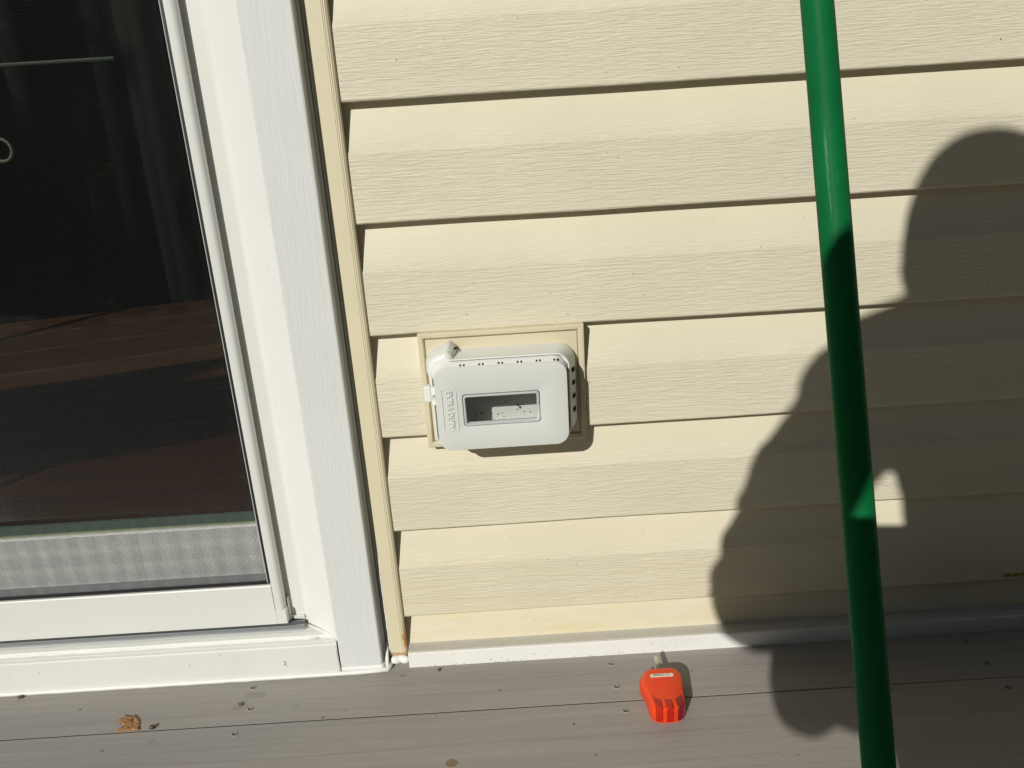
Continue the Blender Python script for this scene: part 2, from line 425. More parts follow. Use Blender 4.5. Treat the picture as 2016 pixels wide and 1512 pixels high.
# white base trim: face board plus grimy rounded top
V, F = prism([(-.012, 0), (-.030, 0), (-.0302, .0190), (-.0297, .0198), (-.012, .0198)], .0022, 2.18, 'x', 24, lambda a, p: (.0003 * mn.noise(Vector((a * 6, 3, 0))), 0))
bt = new_obj('base_trim', V, F, 'trimboard', wall); bt['label'] = 'white base trim board along the deck'
V, F = prism([(-.001, .0200), (-.0292, .0200), (-.0292, .0206), (-.0280, .0211), (-.0240, .0208), (-.0150, .0196 + .0006), (-.001, .0204)], .0030, 2.18, 'x', 40, lambda a, p: (.0003 * mn.noise(Vector((a * 6, 3, 0))), .0003 * mn.noise(Vector((a * 5, 8, 0)))))
tc_ = new_obj('trim_cap', V, F, 'trimcap', wall, smooth=False)
# ochre growth under the lowest lap at the right, black mould below it
def crumbs(name, pts, mat, parent, r=.0012, n=6):
    L = []
    for (x, y, z) in pts:
        rr = r * random.uniform(.4, 1.2)
        vv = [(x + rr * math.cos(a) * random.uniform(.7, 1.3), y - rr * .5 * random.random(), z + rr * .6 * math.sin(a) * random.uniform(.7, 1.3)) for a in [2 * math.pi * i / n for i in range(n)]]
        c = (x, y - rr * .9, z)
        L.append((vv + [c], [(i, (i + 1) % n, n) for i in range(n)]))
    V, F = join_data(L); return new_obj(name, V, F, mat, parent, fix=False)
tm = NT('ochre lichen'); tm.col(tm.mix(tm.noise(tm.pos(), 600, 2, .6), (.22, .13, .02), (.50, .38, .10))); tm.set(.9, .1); M['lichen'] = tm.m
crumbs('lichen_patch', [(.718 + random.gauss(0, .012) + .012, -.0145, .0640 + abs(random.gauss(0, .0016)) + .06 * 0) for i in range(70)], 'lichen', wall, .0022)['kind'] = 'stuff'
crumbs('mould_patch', [(.672 + random.random() * .045, -.0030, .0225 + abs(random.gauss(0, .0012))) for i in range(40)], 'bug', wall, .0009)['kind'] = 'stuff'
crumbs('grime_specks', [(random.uniform(.02, .30), -.0304, abs(random.gauss(0, .0022)) + .0005) for i in range(55)] + [(random.uniform(.05, .6), -.0304, random.uniform(.001, .016)) for i in range(22)], 'bug', wall, .0006)['kind'] = 'stuff'
crumbs('siding_specks', [(.103, -.0146, .4190), (.207, -.0146, .4130), (.262, -.0146, .565), (.206, -.0146, .116), (.115, -.0146, .1), (.30, -.0146, .30), (.41, -.0146, .41), (.405, -.0146, .47), (.52, -.0146, .255)] + [(random.uniform(.02, .7), -.0146, .059 + .1143 * random.randint(0, 5) + random.uniform(.005, .06)) for i in range(26)], 'lichen', wall, .0007)['kind'] = 'stuff'
bpy.data.objects['siding_specks']['kind'] = 'stuff'

# ------------------------------------------------------------------ door frame: casing, jamb, sill, tracks
df = thing('door_frame', 'white sliding door frame with wood-grain casing and painted sill', 'door frame')
# casing: front board with grain; inner splayed edge
V, F = prism([(-.0778, -.0300), (-.0775, -.0318), (-.0765, -.0322), (-.0305, -.0322), (-.0292, -.0316), (-.0288, -.0300), (-.0290, -.018), (-.0262, -.0165), (-.0258, .002), (-.0778, .002)], .0085, 2.05, 'z', 1)
cs = new_obj('casing', V, F, 'casing', df); cs['label'] = 'embossed white casing beside the siding'
# tan caulk bead and grey recess between casing and channel
V, F = prism([(-.0258, -.0130), (-.0248, -.0142), (-.0232, -.0122), (-.0206, -.0105), (-.0206, .002), (-.0258, .002)], .006, 2.05, 'z', 60, lambda a, p: (.0003 * mn.noise(Vector((a * 30, p[0] * 100, 0))), .0006 * mn.noise(Vector((a * 24, 2, 0))) if p[1] < 0 else 0))
new_obj('caulk_joint', V, F, mat_plain('grey caulk', (.40, .41, .39), .6, .3, .1), df)
# ragged white caulk line along the lower left edge of the channel
V, F = tube([(-.0208 + .0004 * mn.noise(Vector((z * 90, 0, 0))), -.0176 + .0004 * mn.noise(Vector((z * 70, 5, 0))), z) for z in [.008 + .0022 * i for i in range(64)]], [max(.0002, .0008 + .0006 * mn.noise(Vector((i * .7, 3, 0)))) * (1 if i < 50 else (64 - i) / 14) for i in range(64)], 6)
new_obj('caulk_bead', V, F, 'caulk', df, smooth=True)
# splayed jamb strip (smooth, bright), flat strip behind it with a thin lip
V, F = prism([(-.0777, -.0312), (-.0779, -.0314), (-.0784, -.0311), (-.1190, .0018), (-.1198, .0016), (-.1208, .0026), (-.1213, .0044), (-.1213, .013), (-.0777, .013)], .0400, 2.05, 'z', 1)
jb = new_obj('jamb', V, F, 'white', df)
V, F = prism([(-.1215, .0045), (-.1500, .0045), (-.1500, .0135), (-.1215, .0135)], .0535, 2.05, 'z', 1)
js = new_obj('jamb_strip', V, F, 'white_dull', df)
V, F = prism([(-.151, .014), (-.151, .100), (-.028, .100), (-.028, .014)], .0, 2.05, 'z', 1)
new_obj('jamb_back', V, F, 'white_dull', df)
SX0 = -2.20
# painted sill board: vertical face, small step, sloping top, ridge, metal tracks
V, F = prism([(-.0340, .0), (-.0345, .0035), (-.0350, .0040), (-.0350, .0420), (-.0340, .0432), (-.0300, .0442), (-.0300, .0450), (-.0262, .0458), (-.0250, .010), (-.0250, .0)], SX0, -.0795, 'x', 60, lambda a, p: (.0002 * mn.noise(Vector((a * 9, 1, 0))), .0004 * mn.noise(Vector((a * 9, 4, 0))) if p[1] > .01 else 0))
new_obj('sill_board', V, F, 'sill', df)
V, F = prism([(-.0262, .0440), (-.0262, .0475), (-.0245, .0500), (-.0180, .0508), (-.0160, .0490), (-.0120, .0485), (.012, .0485), (.012, .030), (-.0262, .030)], SX0, -.0840, 'x', 80, lambda a, p: (.0002 * mn.noise(Vector((a * 14, 1, 0))), .0005 * mn.noise(Vector((a * 14, 7, 0))) if p[1] > .045 else 0))
new_obj('sill_step', V, F, 'sill', df)
V, F = tube([(a, -.0258 + .0002 * mn.noise(Vector((a * 40, 0, 0))), .0468 + .0003 * mn.noise(Vector((a * 30, 4, 0)))) for a in [SX0 + i * .012 for i in range(int((-.083 - SX0) / .012))]], [.0013 + .0007 * mn.noise(Vector((i * .6, 1, 1))) for i in range(int((-.083 - SX0) / .012))], 6)
new_obj('sill_caulk', V, F, 'caulk', df, smooth=True)
tm = NT('anodised track'); tm.col((.46, .48, .50)); tm.set(.35, .5, .9); M['alu'] = tm.m
box('track', (SX0, -.1195, -.0110, -.0100, .0480, .0555), 'alu', df)
box('track', (SX0, -.1210, -.0040, -.0030, .0480, .0565), 'alu', df)
# white sealing bead at the foot of sill and casing, and the caulk lump under the channel
def bead(path, rads, name, mat, parent, n=8):
    V, F = tube(path, rads, n); return new_obj(name, V, F, mat, parent, smooth=True)
xs = [SX0 + i * .01 for i in range(int((-.0215 - SX0) / .01))]
bead([(x, (-.0352 if x < -.080 else -.0352 + (x + .080) * .02) + .0003 * mn.noise(Vector((x * 45, 2, 0))), .0022) for x in xs] + [(-.0235, -.0335, .0024), (-.0215, -.030, .0026), (-.0208, -.0245, .0028)],
     [.0028 + .0005 * mn.noise(Vector((x * 60, 0, 0))) for x in xs] + [.0030, .0032, .0030], 'foot_bead', 'caulk', df)
V, F = prism([(-.081, -.0328), (-.029, -.0328), (-.0265, -.030), (-.0265, -.01), (-.081, -.01)], .0, .0086, 'z', 1)
new_obj('casing_foot', V, F, 'caulk', df, bevel=.0012)
lump = []
for i in range(9):
    t = i / 8; lump.append((-.0200 + .0205 * t, -.0192 - .0012 * math.sin(t * 9), .0048 + .0004 * math.sin(t * 14)))
bead(lump, [.0036, .0052, .0050, .0054, .0050, .0053, .0052, .0050, .0034], 'caulk_lump', 'caulk', df, 10)
V, F = tube([(-.0236, -.0300, .003), (-.0238, -.0255, .012), (-.0236, -.0200, .019), (-.0232, -.0165, .028)], [.0024, .0022, .0015, .0006], 8)
new_obj('caulk_smear', V, F, 'caulk', df, smooth=True)
# tapering white bead at the inside corner of jamb and sill
V, F = tube([(-.1165, -.0045, .0500), (-.1020, -.0150, .0500), (-.0880, -.0245, .0490), (-.0800, -.0300, .0460)], [.0014, .0018, .0022, .0018], 8)
new_obj('corner_bead', V, F, 'caulk', df, smooth=True)
V, F = tube([(-.0795, -.0335, z) for z in (.003, .015, .03, .046)], [.0022, .0012, .0010, .0014], 8)
new_obj('corner_bead', V, F, 'caulk', df, smooth=True)
box('head_casing', (SX0, -.0258, -.0322, .10, 2.052, 2.16), 'casing', df)
box('left_jamb', (SX0, SX0 + .06, -.0300, .10, .052, 2.05), 'white', df)

# ------------------------------------------------------------------ sliding insect screen
sc = thing('screen_door', 'sliding insect screen with white aluminium frame and black mesh', 'screen door')
XI = -.1515            # inner edge of the right stile
def stile_prof(xo, xi):
    return [(xi, -.0080), (xi + .0005, -.0090), (xi + .0060, -.0092), (xi + .0085, -.0087), (xi + .0104, -.0070), (xi + .0113, -.0045), (xi + .0115, -.0020), (xi + .0115, -.0008), (xi, -.0008)]
V, F = prism(stile_prof(0, XI), .0765, 2.02, 'z', 1); st = new_obj('right_stile', V, F, 'white_dull', sc)
for p in st.data.polygons: p.use_smooth = True
m = st.modifiers.new('e', 'EDGE_SPLIT'); m.split_angle = R(38)
V, F = prism([(-.0092, .0575), (-.0094, .1090), (-.0086, .1103), (-.0008, .1103), (-.0008, .0575)], -1.02, XI - .0002, 'x', 1)
br = new_obj('bottom_rail', V, F, 'white_dull', sc)
V, F = prism([(XI, -.0094), (XI + .0118, -.0094), (XI + .0124, -.0088), (XI + .0124, -.0008), (XI, -.0008)], .0575, .0763, 'z', 1)
new_obj('corner_block', V, F, 'white_dull', sc, bevel=.0004)
box('corner_key', (XI + .0127, -.1380, -.0015, .0043, .0562, .0870), 'white_dull', sc, bevel=.0009)
box('corner_foot', (-.1378, -.1218, .0010, .0043, .0562, .0600), 'white_dull', sc, bevel=.0005)
box('left_stile', (-1.05, -1.0205, -.009, -.001, .0575, 2.02), 'white_dull', sc, bevel=.001)
box('top_rail', (-1.0203, XI - .0002, -.009, -.001, 1.985, 2.02), 'white_dull', sc, bevel=.001)
# black groove liner and spline
box('spline_channel', (XI - .0044, XI - .0001, -.0050, -.0010, .1105, 1.985), 'black', sc)
box('spline_channel', (-1.02, XI - .0046, -.0060, -.0010, .1105, .1122), 'black', sc)
L = []
pit = .00142
z = .1125; wr = .00015
MX0, MX1, MZ0, MZ1 = -1.0, XI - .0046, .1115, 1.985
def wire_x(z):
    v, f = [], []
    for x in (MX0, MX1):
        v += [(x, -.0040 - wr, z), (x, -.0040, z + wr), (x, -.0040 + wr, z), (x, -.0040, z - wr)]
    for j in range(4): f.append((j, (j + 1) % 4, 4 + (j + 1) % 4, 4 + j))
    return v, f
def wire_z(x):
    v, f = [], []
    for z in (MZ0, MZ1):
        v += [(x - wr, -.0040, z), (x, -.0040 - wr, z), (x + wr, -.0040, z), (x, -.0040 + wr, z)]
    for j in range(4): f.append((j, (j + 1) % 4, 4 + (j + 1) % 4, 4 + j))
    return v, f
nz = int((MZ1 - MZ0) / pit); nx = int((MX1 - MX0) / pit)
for i in range(nz): L.append(wire_x(MZ0 + pit * (i + .5) + random.uniform(-1, 1) * .00013))
for i in range(nx): L.append(wire_z(MX1 - pit * (i + .5) + random.uniform(-1, 1) * .00013))
V, F = join_data(L); ms = new_obj('wire_mesh', V, F, 'mesh', sc, fix=False); ms['kind'] = 'stuff'
V, F = tube([(MX1 + .0002, -.0050, MZ0), (MX1 + .0002, -.0050, MZ1)], .00045, 6); new_obj('edge_thread', V, F, 'thread', sc)  # mesh edge, its glint put in as a pale colour

# ------------------------------------------------------------------ glass door behind the screen
gd = thing('glass_door', 'white-railed glass door panel standing behind the black screen', 'glass door')
V, F = prism([(.0420, .0965), (.0420, .1620), (.0430, .1640), (.0445, .1650), (.070, .1650), (.070, .0965)], -2.12, -.1512, 'x', 1)
new_obj('bottom_rail', V, F, mat_plain('grey white rail', (.74, .75, .72), .45, .4, .03), gd)
box('glazing_bead', (-2.12, -.1512, .0440, .0480, .1650, .1675), 'gasket_light', gd)  # these two green strips paint the rail's reflection low in the glass
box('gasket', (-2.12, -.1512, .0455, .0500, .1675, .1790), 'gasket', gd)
box('glass_pane', (-2.12, -.1512, .0520, .0560, .1652, 2.02), 'glass', gd)
box('top_rail', (-2.12, -.1512, .042, .070, 2.0202, 2.05), 'white_dull', gd)
# threshold between screen and glass: ribbed grey strip
th = [(.0015, .0490), (.0015, .0800), (.0060, .0800), (.0060, .1000), (.0078, .1000), (.0078, .0860), (.0180, .0860), (.0180, .0945), (.0200, .0945), (.0200, .0820), (.0300, .0820), (.0300, .0890), (.0320, .0890), (.0320, .0780), (.0390, .0780), (.0390, .0963), (.0720, .0963), (.0720, .0490)]
V, F = prism(th, -2.12, -.1512, 'x', 1); new_obj('threshold', V, F, mat_plain('grey threshold', (.36, .37, .38), .45, .4), df)

# ------------------------------------------------------------------ the dim room beyond
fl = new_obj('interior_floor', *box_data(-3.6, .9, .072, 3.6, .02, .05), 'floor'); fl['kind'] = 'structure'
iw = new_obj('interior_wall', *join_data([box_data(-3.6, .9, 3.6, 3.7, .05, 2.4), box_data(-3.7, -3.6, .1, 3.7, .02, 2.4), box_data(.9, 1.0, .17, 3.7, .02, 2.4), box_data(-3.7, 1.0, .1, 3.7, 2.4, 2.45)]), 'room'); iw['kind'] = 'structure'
# curtain hanging to one side behind the glass
L = []; N = 90
cv = []
for z in (.25, 2.05):
    for i in range(N):
        x = -2.0 + 2.0 * i / (N - 1); cv.append((x, 1.05 + .03 * math.sin(i * .9) + .015 * math.sin(i * 2.3 + 1), z))
cf = [(i, i + 1, N + i + 1, N + i) for i in range(N - 1)]
# added wooden bench, its brown slats standing in for a sunlit floor band
bn = thing('wooden_bench', 'low brown wooden bench dimly seen through the screen', 'bench', (0, 0, .05))
bn.location = (-.62, .52, .05); bn.rotation_euler = (0, 0, R(21))
tb = NT('reddish brown wood'); tb.col(tb.mix(tb.noise(tb.pos((2, 18, 18)), 2, 4, .6), (.10, .036, .016), (.28, .11, .045))); tb.set(.4, .4)
for i in range(3): box('seat_slat', (-.75, .75, -.22 + .15 * i, -.075 + .15 * i, .23, .255), tb.m, bn, .003)
for sx_ in (-.66, .62):
    for sy_ in (-.17, .15): box('leg', (sx_, sx_ + .045, sy_, sy_ + .045, 0, .228), tb.m, bn, .003)
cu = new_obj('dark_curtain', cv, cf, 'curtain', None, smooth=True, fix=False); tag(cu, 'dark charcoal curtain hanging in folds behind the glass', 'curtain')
cu.modifiers.new('t', 'SOLIDIFY').thickness = .003
V, F = [], []
n, m2 = 28, 8
for i in range(n):
    for j in range(m2):
        a = 2 * math.pi * i / n; b = 2 * math.pi * j / m2
        rr = .0115 + .0018 * math.cos(b); V.append((-.3860 + rr * math.cos(a), .078 + .0018 * math.sin(b), .6100 + rr * math.sin(a)))
F = [(i * m2 + j, i * m2 + (j + 1) % m2, ((i + 1) % n) * m2 + (j + 1) % m2, ((i + 1) % n) * m2 + j) for i in range(n) for j in range(m2)]
V2, F2 = tube([(-.3860, .078, .6218), (-.3860, .078, 2.0)], .0006, 6)
rg = thing('pull_ring', 'pale ring on a cord behind the dark screen at the left', 'ring', (0, 0, 0))
new_obj('ring', V, F, mat_plain('ivory ring', (.50, .47, .34), .5, .4), rg, smooth=True); new_obj('cord', V2, F2, 'black', rg)
V, F = tube([(-1.2, .084, .6960), (-.2490, .084, .6935)], .0020, 8)
rod = new_obj('thin_rod', V, F, mat_plain('pale rod', (.55, .60, .57), .4, .4), None, smooth=True); tag(rod, 'thin pale horizontal rod behind the dark screen near the top', 'rod')

# ------------------------------------------------------------------ tan mounting block
mb = thing('mounting_block', 'tan square-edged mounting block behind the outlet cover', 'mounting block')
def rloop(x0, x1, z0, z1, r, y, n=4): return [(x, y, z) for x, z in rrect(x0, x1, z0, z1, r, n)]
bx0, bx1, bz0, bz1 = .0500, .2228, .2755, .4030
L = [rloop(bx0, bx1, bz0, bz1, .0008, .004), rloop(bx0, bx1, bz0, bz1, .0008, -.0192), rloop(bx0 + .0006, bx1 - .0006, bz0 + .0006, bz1 - .0006, .0006, -.0198),
     rloop(bx0 + .0022, bx1 - .0022, bz0 + .0022, bz1 - .0022, .0005, -.0200), rloop(bx0 + .0050, bx1 - .0050, bz0 + .0050, bz1 - .0050, .0004, -.0197),
     rloop(bx0 + .0062, bx1 - .0062, bz0 + .0062, bz1 - .0062, .0004, -.0180), rloop(bx0 + .0064, bx1 - .0064, bz0 + .0064, bz1 - .0064, .0004, -.0160),
     ]
V, F = loft(L, True); new_obj('block_body', V, F, 'block', mb)
# dark line (shadow gap) is real: face plate sits in the recess, stopping short of the rim
box('face_plate', (bx0 + .0074, bx1 - .0074, -.0178, -.0158, bz0 + .0074, bz1 - .0074), 'block', mb, .0003)

# ------------------------------------------------------------------ in-use outlet cover
oc = thing('outlet_cover', 'white weatherproof outlet cover with a small clear window', 'outlet cover')
def base_loop(x0, x1, z0, z1, r, y, n=10): return [(x, y, z) for x, z in rrect(x0, x1, z0, z1, r, n)]
L = [base_loop(.0610, .2125, .2870, .3845, .017, -.0170), base_loop(.0610, .2123, .2870, .3843, .017, -.0240), base_loop(.0614, .2112, .2873, .3840, .0165, -.0285),
     base_loop(.0625, .2055, .2880, .3835, .0155, -.0420), base_loop(.0632, .2040, .2885, .3832, .015, -.0530), base_loop(.0636, .2036, .2888, .3834, .0145, -.0550),
     base_loop(.0646, .2026, .2898, .3824, .0136, -.0552), base_loop(.0650, .2022, .2902, .3820, .013, -.0548), base_loop(.0650, .2022, .2902, .3820, .013, -.0500),
     base_loop(.0800, .1860, .3000, .3660, .008, -.0500), base_loop(.0815, .1845, .3015, .3645, .008, -.0204)]
V, F = loft(L, True); bs = new_obj('base_box', V, F, 'cover_white', oc, smooth=True); m = bs.modifiers.new('e', 'EDGE_SPLIT'); m.split_angle = R(42)
# lid with domed lower edge and window opening
def lid_loop(x0, x1, z0, z1, r, y, bulge=0, n=10):
    out = []
    for x, z in rrect(x0, x1, z0, z1, r, n):
        u = (x - (x0 + x1) / 2) / ((x1 - x0) / 2); w = max(0, 1 - u * u) * bulge
        lowness = max(0, ((z0 + z1) / 2 - z) / ((z1 - z0) / 2))
        out.append((x, y - w * .35, z - w * lowness))
    return out
L = [lid_loop(.0664, .2008, .2915, .3810, .0132, -.0490), lid_loop(.0664, .2008, .2915, .3808, .0132, -.0555), lid_loop(.0668, .2004, .2915, .3804, .0130, -.0563),
     lid_loop(.0682, .1990, .2925, .3776, .0120, -.0640, .0008), lid_loop(.0678, .1999, .2913, .3780, .0122, -.0643, .0012), lid_loop(.0677, .2000, .2911, .3782, .0124, -.0664, .0016), lid_loop(.0680, .1997, .2914, .3779, .0122, -.0670, .0016),
     lid_loop(.0690, .1987, .2924, .3769, .0115, -.0673, .0015),
     lid_loop(.0935, .1728, .3152, .3508, .004, -.0673, .0003), lid_loop(.0942, .1722, .3158, .3502, .0036, -.0671), lid_loop(.0946, .1718, .3162, .3498, .0034, -.0655), lid_loop(.0946, .1718, .3162, .3498, .0034, -.0600)]
V, F = loft(L, False); ld = new_obj('lid', V, F, 'cover', oc, smooth=True); ld.data.materials.append(M['cover_white'])
for i_, p_ in enumerate(ld.data.polygons):
    if i_ < 44 * 4: p_.material_index = 1  # paler plastic on the flange stands in for sunlight on its slope
if 1: m = ld.modifiers.new('e', 'EDGE_SPLIT'); m.split_angle = R(38)
# clear window: pane plus raised bead with facets
L = [base_loop(.0952, .1712, .3168, .3492, .003, -.0610, 6), base_loop(.0952, .1712, .3168, .3492, .003, -.0676, 6), base_loop(.0958, .1706, .3174, .3486, .0027, -.0684, 6), base_loop(.0970, .1694, .3186, .3474, .0022, -.0684, 6), base_loop(.0976, .1688, .3192, .3468, .002, -.0672, 6), base_loop(.0978, .1686, .3194, .3466, .002, -.0625, 6)]
V, F = loft(L, False)
tcw = NT('clear window rim'); tcw.col((.78, .80, .78)); tcw.set(.10, .7); tcw.b.inputs['Transmission Weight'].default_value = .35; tcw.b.inputs['IOR'].default_value = 1.49
wr_ = new_obj('window_rim', V, F, tcw.m, ld, smooth=True); m = wr_.modifiers.new('e', 'EDGE_SPLIT'); m.split_angle = R(25)
box('window_pane', (.0979, .1685, -.0640, -.0630, .3195, .3465), 'clear', ld)
for x in (.1262, .1410):
    box('window_catch', (x, x + .0016, -.0660, -.0642, .3455, .3468), 'clear', ld, .0003)
# inside: device edge ledge, debris
box('inner_ledge', (.1010, .1655, -.0560, -.0300, .3440, .3446), 'dark', oc)
tdb = NT('dust crumbs'); tdb.col((.10, .085, .06)); tdb.set(.9, .1)
crumb = []
def wall_speck(x, z, r_):
    n_ = 7; lo = [(x + r_ * math.cos(2 * math.pi * i / n_) * random.uniform(.6, 1.3), -.0206, z + r_ * math.sin(2 * math.pi * i / n_) * random.uniform(.6, 1.3)) for i in range(n_)]
    return loft([lo, [(a_, b_ - .0006, c_) for a_, b_, c_ in lo]], True, True)
for i in range(12): crumb.append(wall_speck(random.uniform(.085, .18), random.uniform(.3015, .309) + abs(random.gauss(0, .003)), random.uniform(.0002, .0008)))
for x_, z_, r_ in ((.150, .3185, .0012), (.152, .3160, .0014), (.147, .3195, .0006), (.156, .3190, .0006), (.128, .310, .0008), (.110, .3125, .0012), (.113, .3110, .0010), (.121, .3115, .0008), (.149, .3140, .0007)): crumb.append(wall_speck(x_, z_, r_))
crumb.append(tube([(.1285 + .001 * i, -.0209, .3222 - .0010 * math.sin(i * .17) + .00006 * i * i * .35) for i in range(16)], .00022, 5))
crumb.append(box_data(.098, .176, -.0214, -.0208, .3385, .3391))
V, F = join_data(crumb); cr = new_obj('dust_crumbs', V, F, tdb.m, oc); cr['kind'] = 'stuff'
# vent holes in pairs along the upper flange of the lid
for x in (.0950, .0986, .1138, .1174, .1331, .1366, .1520, .1556, .1708, .1742, .1884, .1918):
    V, F = [], []
    n = 10
    c = Vector((x, -.0612, .37865)); nn = Vector((0, -.34, .94)).normalized(); a = Vector((1, 0, 0)); b = nn.cross(a)
    lo = [c + (a * math.cos(2 * math.pi * i / n) * .0010 + b * math.sin(2 * math.pi * i / n) * .0018) - nn * .001 for i in range(n)]; hi = [p + nn * .0012 for p in lo]
    v, f = loft([lo, hi], True, True); new_obj('vent_hole', v, f, 'dark', ld)
# four rectangular slots down the right side
for z in (.3592, .3452, .3306, .3158):
    c = Vector((.2089, -.0345, z)); d1 = Vector((.2055 - .2112, -.042 + .0285, 0)).normalized(); nrm = Vector((d1.y, -d1.x, 0)) * -1
    if nrm.x < 0: nrm = -nrm
    hw, hh = .0034, .0020
    pts = []
    for (s, u) in ((-1, -1), (1, -1), (1, 1), (-1, 1)):
        pts.append(c + d1 * hw * s + Vector((0, 0, hh * u)))
    v, f = loft([[p - nrm * .003 for p in pts], [p + nrm * .0008 for p in pts]], True); s_o = new_obj('side_slot', v, f, 'dark', oc)
    v, f = loft([[p - nrm * .003 for p in [pts[0] + Vector((0, 0, -.0006)), pts[1] + Vector((0, 0, -.0006)), pts[1], pts[0]]], [p + nrm * .0014 for p in [pts[0] + Vector((0, 0, -.0006)), pts[1] + Vector((0, 0, -.0006)), pts[1], pts[0]]]], True); new_obj('slot_lip', v, f, 'cover_white', s_o)
# faceted hub on the upper left corner
hub = [(.0580, .3790), (.0575, .3680), (.0600, .3600), (.0660, .3590), (.0720, .3600), (.0880, .3800), (.0905, .3868), (.0880, .3905), (.0832, .3945), (.0775, .3922), (.0670, .3885)]
hc = (.0745, .3760)
def hl(s, y): return [(hc[0] + (x - hc[0]) * s, y, hc[1] + (z - hc[1]) * s) for x, z in hub]
V, F = loft([hl(1.0, -.0170), hl(1.0, -.0300), hl(.94, -.0400), hl(.80, -.0520), hl(.62, -.0550)], True); hb = new_obj('corner_hub', V, F, 'cover_white', oc, bevel=.0022, seg=3)
box('hub_slot', (.0868, .0905, -.0360, -.0290, .3884, .3894), 'dark', hb)
# latch tab on the left with a little opening
box('latch_tab', (.0556, .0628, -.0560, -.0470, .3400, .3570), 'cover_white', oc, .0016, 3)
L = [[(x, -.0560, z) for x, z in rrect(.0629, .0690, .3370, .3560, .0004, 2)], [(x, -.0560, z) for x, z in rrect(.0638, .0682, .3420, .3475, .0004, 2)], [(x, -.0520, z) for x, z in rrect(.0638, .0682, .3420, .3475, .0004, 2)]]
V, F = loft([[(x, -.0500, z) for x, z in rrect(.0629, .0690, .3370, .3560, .0004, 2)]] + L, True); lt = new_obj('latch_plate', V, F, 'cover_white', oc)
box('latch_pin', (.0650, .0662, -.0556, -.0522, .3422, .3450), 'cover', lt)
box('latch_hollow', (.0639, .0681, -.0524, -.0521, .3422, .3473), 'bug', lt)
# raised lettering panel
def text_obj(name, s, size, mat, mw, parent, extr=.0003, spacing=1.0, width=None):
    cu_ = bpy.data.curves.new(name, 'FONT'); cu_.body = s; cu_.size = size; cu_.extrude = extr; cu_.align_x = 'CENTER'; cu_.align_y = 'CENTER'; cu_.space_character = spacing
    cu_.resolution_u = 2
    tmp = bpy.data.objects.new('tmp', cu_); COL.objects.link(tmp); bpy.context.view_layer.update()
    me = bpy.data.meshes.new_from_object(tmp.evaluated_get(bpy.context.evaluated_depsgraph_get()))
    bpy.data.objects.remove(tmp)
    if width:
        xsz = [v.co.x for v in me.vertices]; k_ = width / (max(xsz) - min(xsz))
        for v in me.vertices: v.co.x *= k_
    me.transform(mw); me.materials.clear(); me.materials.append(M[mat])
    for p in me.polygons: p.material_index = 0
    o = bpy.data.objects.new(name, me); COL.objects.link(o); o.parent = parent; return o
# text reads from top to bottom: local x -> -z world, local y -> +x world, normal -> -y
mw = Matrix(((0, 1, 0, .0815), (0, 0, -1, -.0679), (-1, 0, 0, .3345), (0, 0, 0, 1)))
text_obj('raised_lettering', 'EXTRA DUTY', .0088, 'cover', mw, ld, .0005, 1.05, .0400)
a_, b_ = rrect(.0742, .0890, .3125, .3568, .0016, 4), rrect(.0746, .0886, .3129, .3564, .0013, 4)
V, F = loft([[(x, -.0670, z) for x, z in a_], [(x, -.06795, z) for x, z in a_], [(x, -.06795, z) for x, z in b_], [(x, -.0670, z) for x, z in b_]], False)
new_obj('lettering_border', V, F, 'cover', ld)
a_, b_ = rrect(.0720, .1950, .2935, .3725, .008, 8), rrect(.0724, .1946, .2939, .3721, .0076, 8)

# ------------------------------------------------------------------ orange receptacle tester
rtst = thing('receptacle_tester', 'orange three-light receptacle tester lying face up on the grey deck board', 'receptacle tester', (.287, -.115, 0))
OL = [(.2690, -.0850), (.2722, -.0800), (.2790, -.0782), (.2900, -.0778), (.3010, -.0781), (.3072, -.0815), (.3104, -.0890), (.3106, -.0975), (.3090, -.1080), (.3072, -.1200), (.3056, -.1343), (.3042, -.1440), (.3005, -.1500), (.2950, -.1532), (.2870, -.1545), (.2790, -.1538), (.2725, -.1512), (.2688, -.1450), (.2674, -.1340), (.2670, -.1210), (.2655, -.1110), (.2640, -.1030), (.2648, -.0930)]
def smooth_loop(P, k=3):
    out = []
    n = len(P)
    for i in range(n):
        p0, p1, p2, p3 = [Vector((*P[(i + j) % n], 0)) for j in (-1, 0, 1, 2)]
        for s in range(k):
            t = s / k; out.append(tuple((.5 * ((2 * p1) + (p2 - p0) * t + (2 * p0 - 5 * p1 + 4 * p2 - p3) * t * t + (3 * p1 - p0 - 3 * p2 + p3) * t ** 3))[:2]))
    return out
OL = [(x, y if y > -.12 else -.12 + (y + .12) * .74) for x, y in OL]
OLs = smooth_loop(OL)
ccx, ccy = .2872, -.1170
def tl(sx, sy, z, dx=0, dy=0): return [(ccx + (x - ccx) * sx + dx - .287, ccy + (y - ccy) * sy + dy + .115, z) for x, y in OLs]
L = [tl(.93, .96, 0.0002), tl(1.0, 1.0, .004), tl(1.02, 1.0, .012), tl(1.0, .985, .0155, 0, -.001), tl(.94, .955, .0190, .0005, -.002), tl(.88, .93, .0207, .0008, -.003), tl(.82, .90, .0212, .001, -.0035)]
L_body = L; V, F = loft(L, True, True); tbody = new_obj('tester_body', V, F, 'orange', rtst, smooth=True)
m = tbody.modifiers.new('e', 'EDGE_SPLIT'); m.split_angle = R(60)
TOPL = tl(.82, .90, .0212, .001, -.0035)
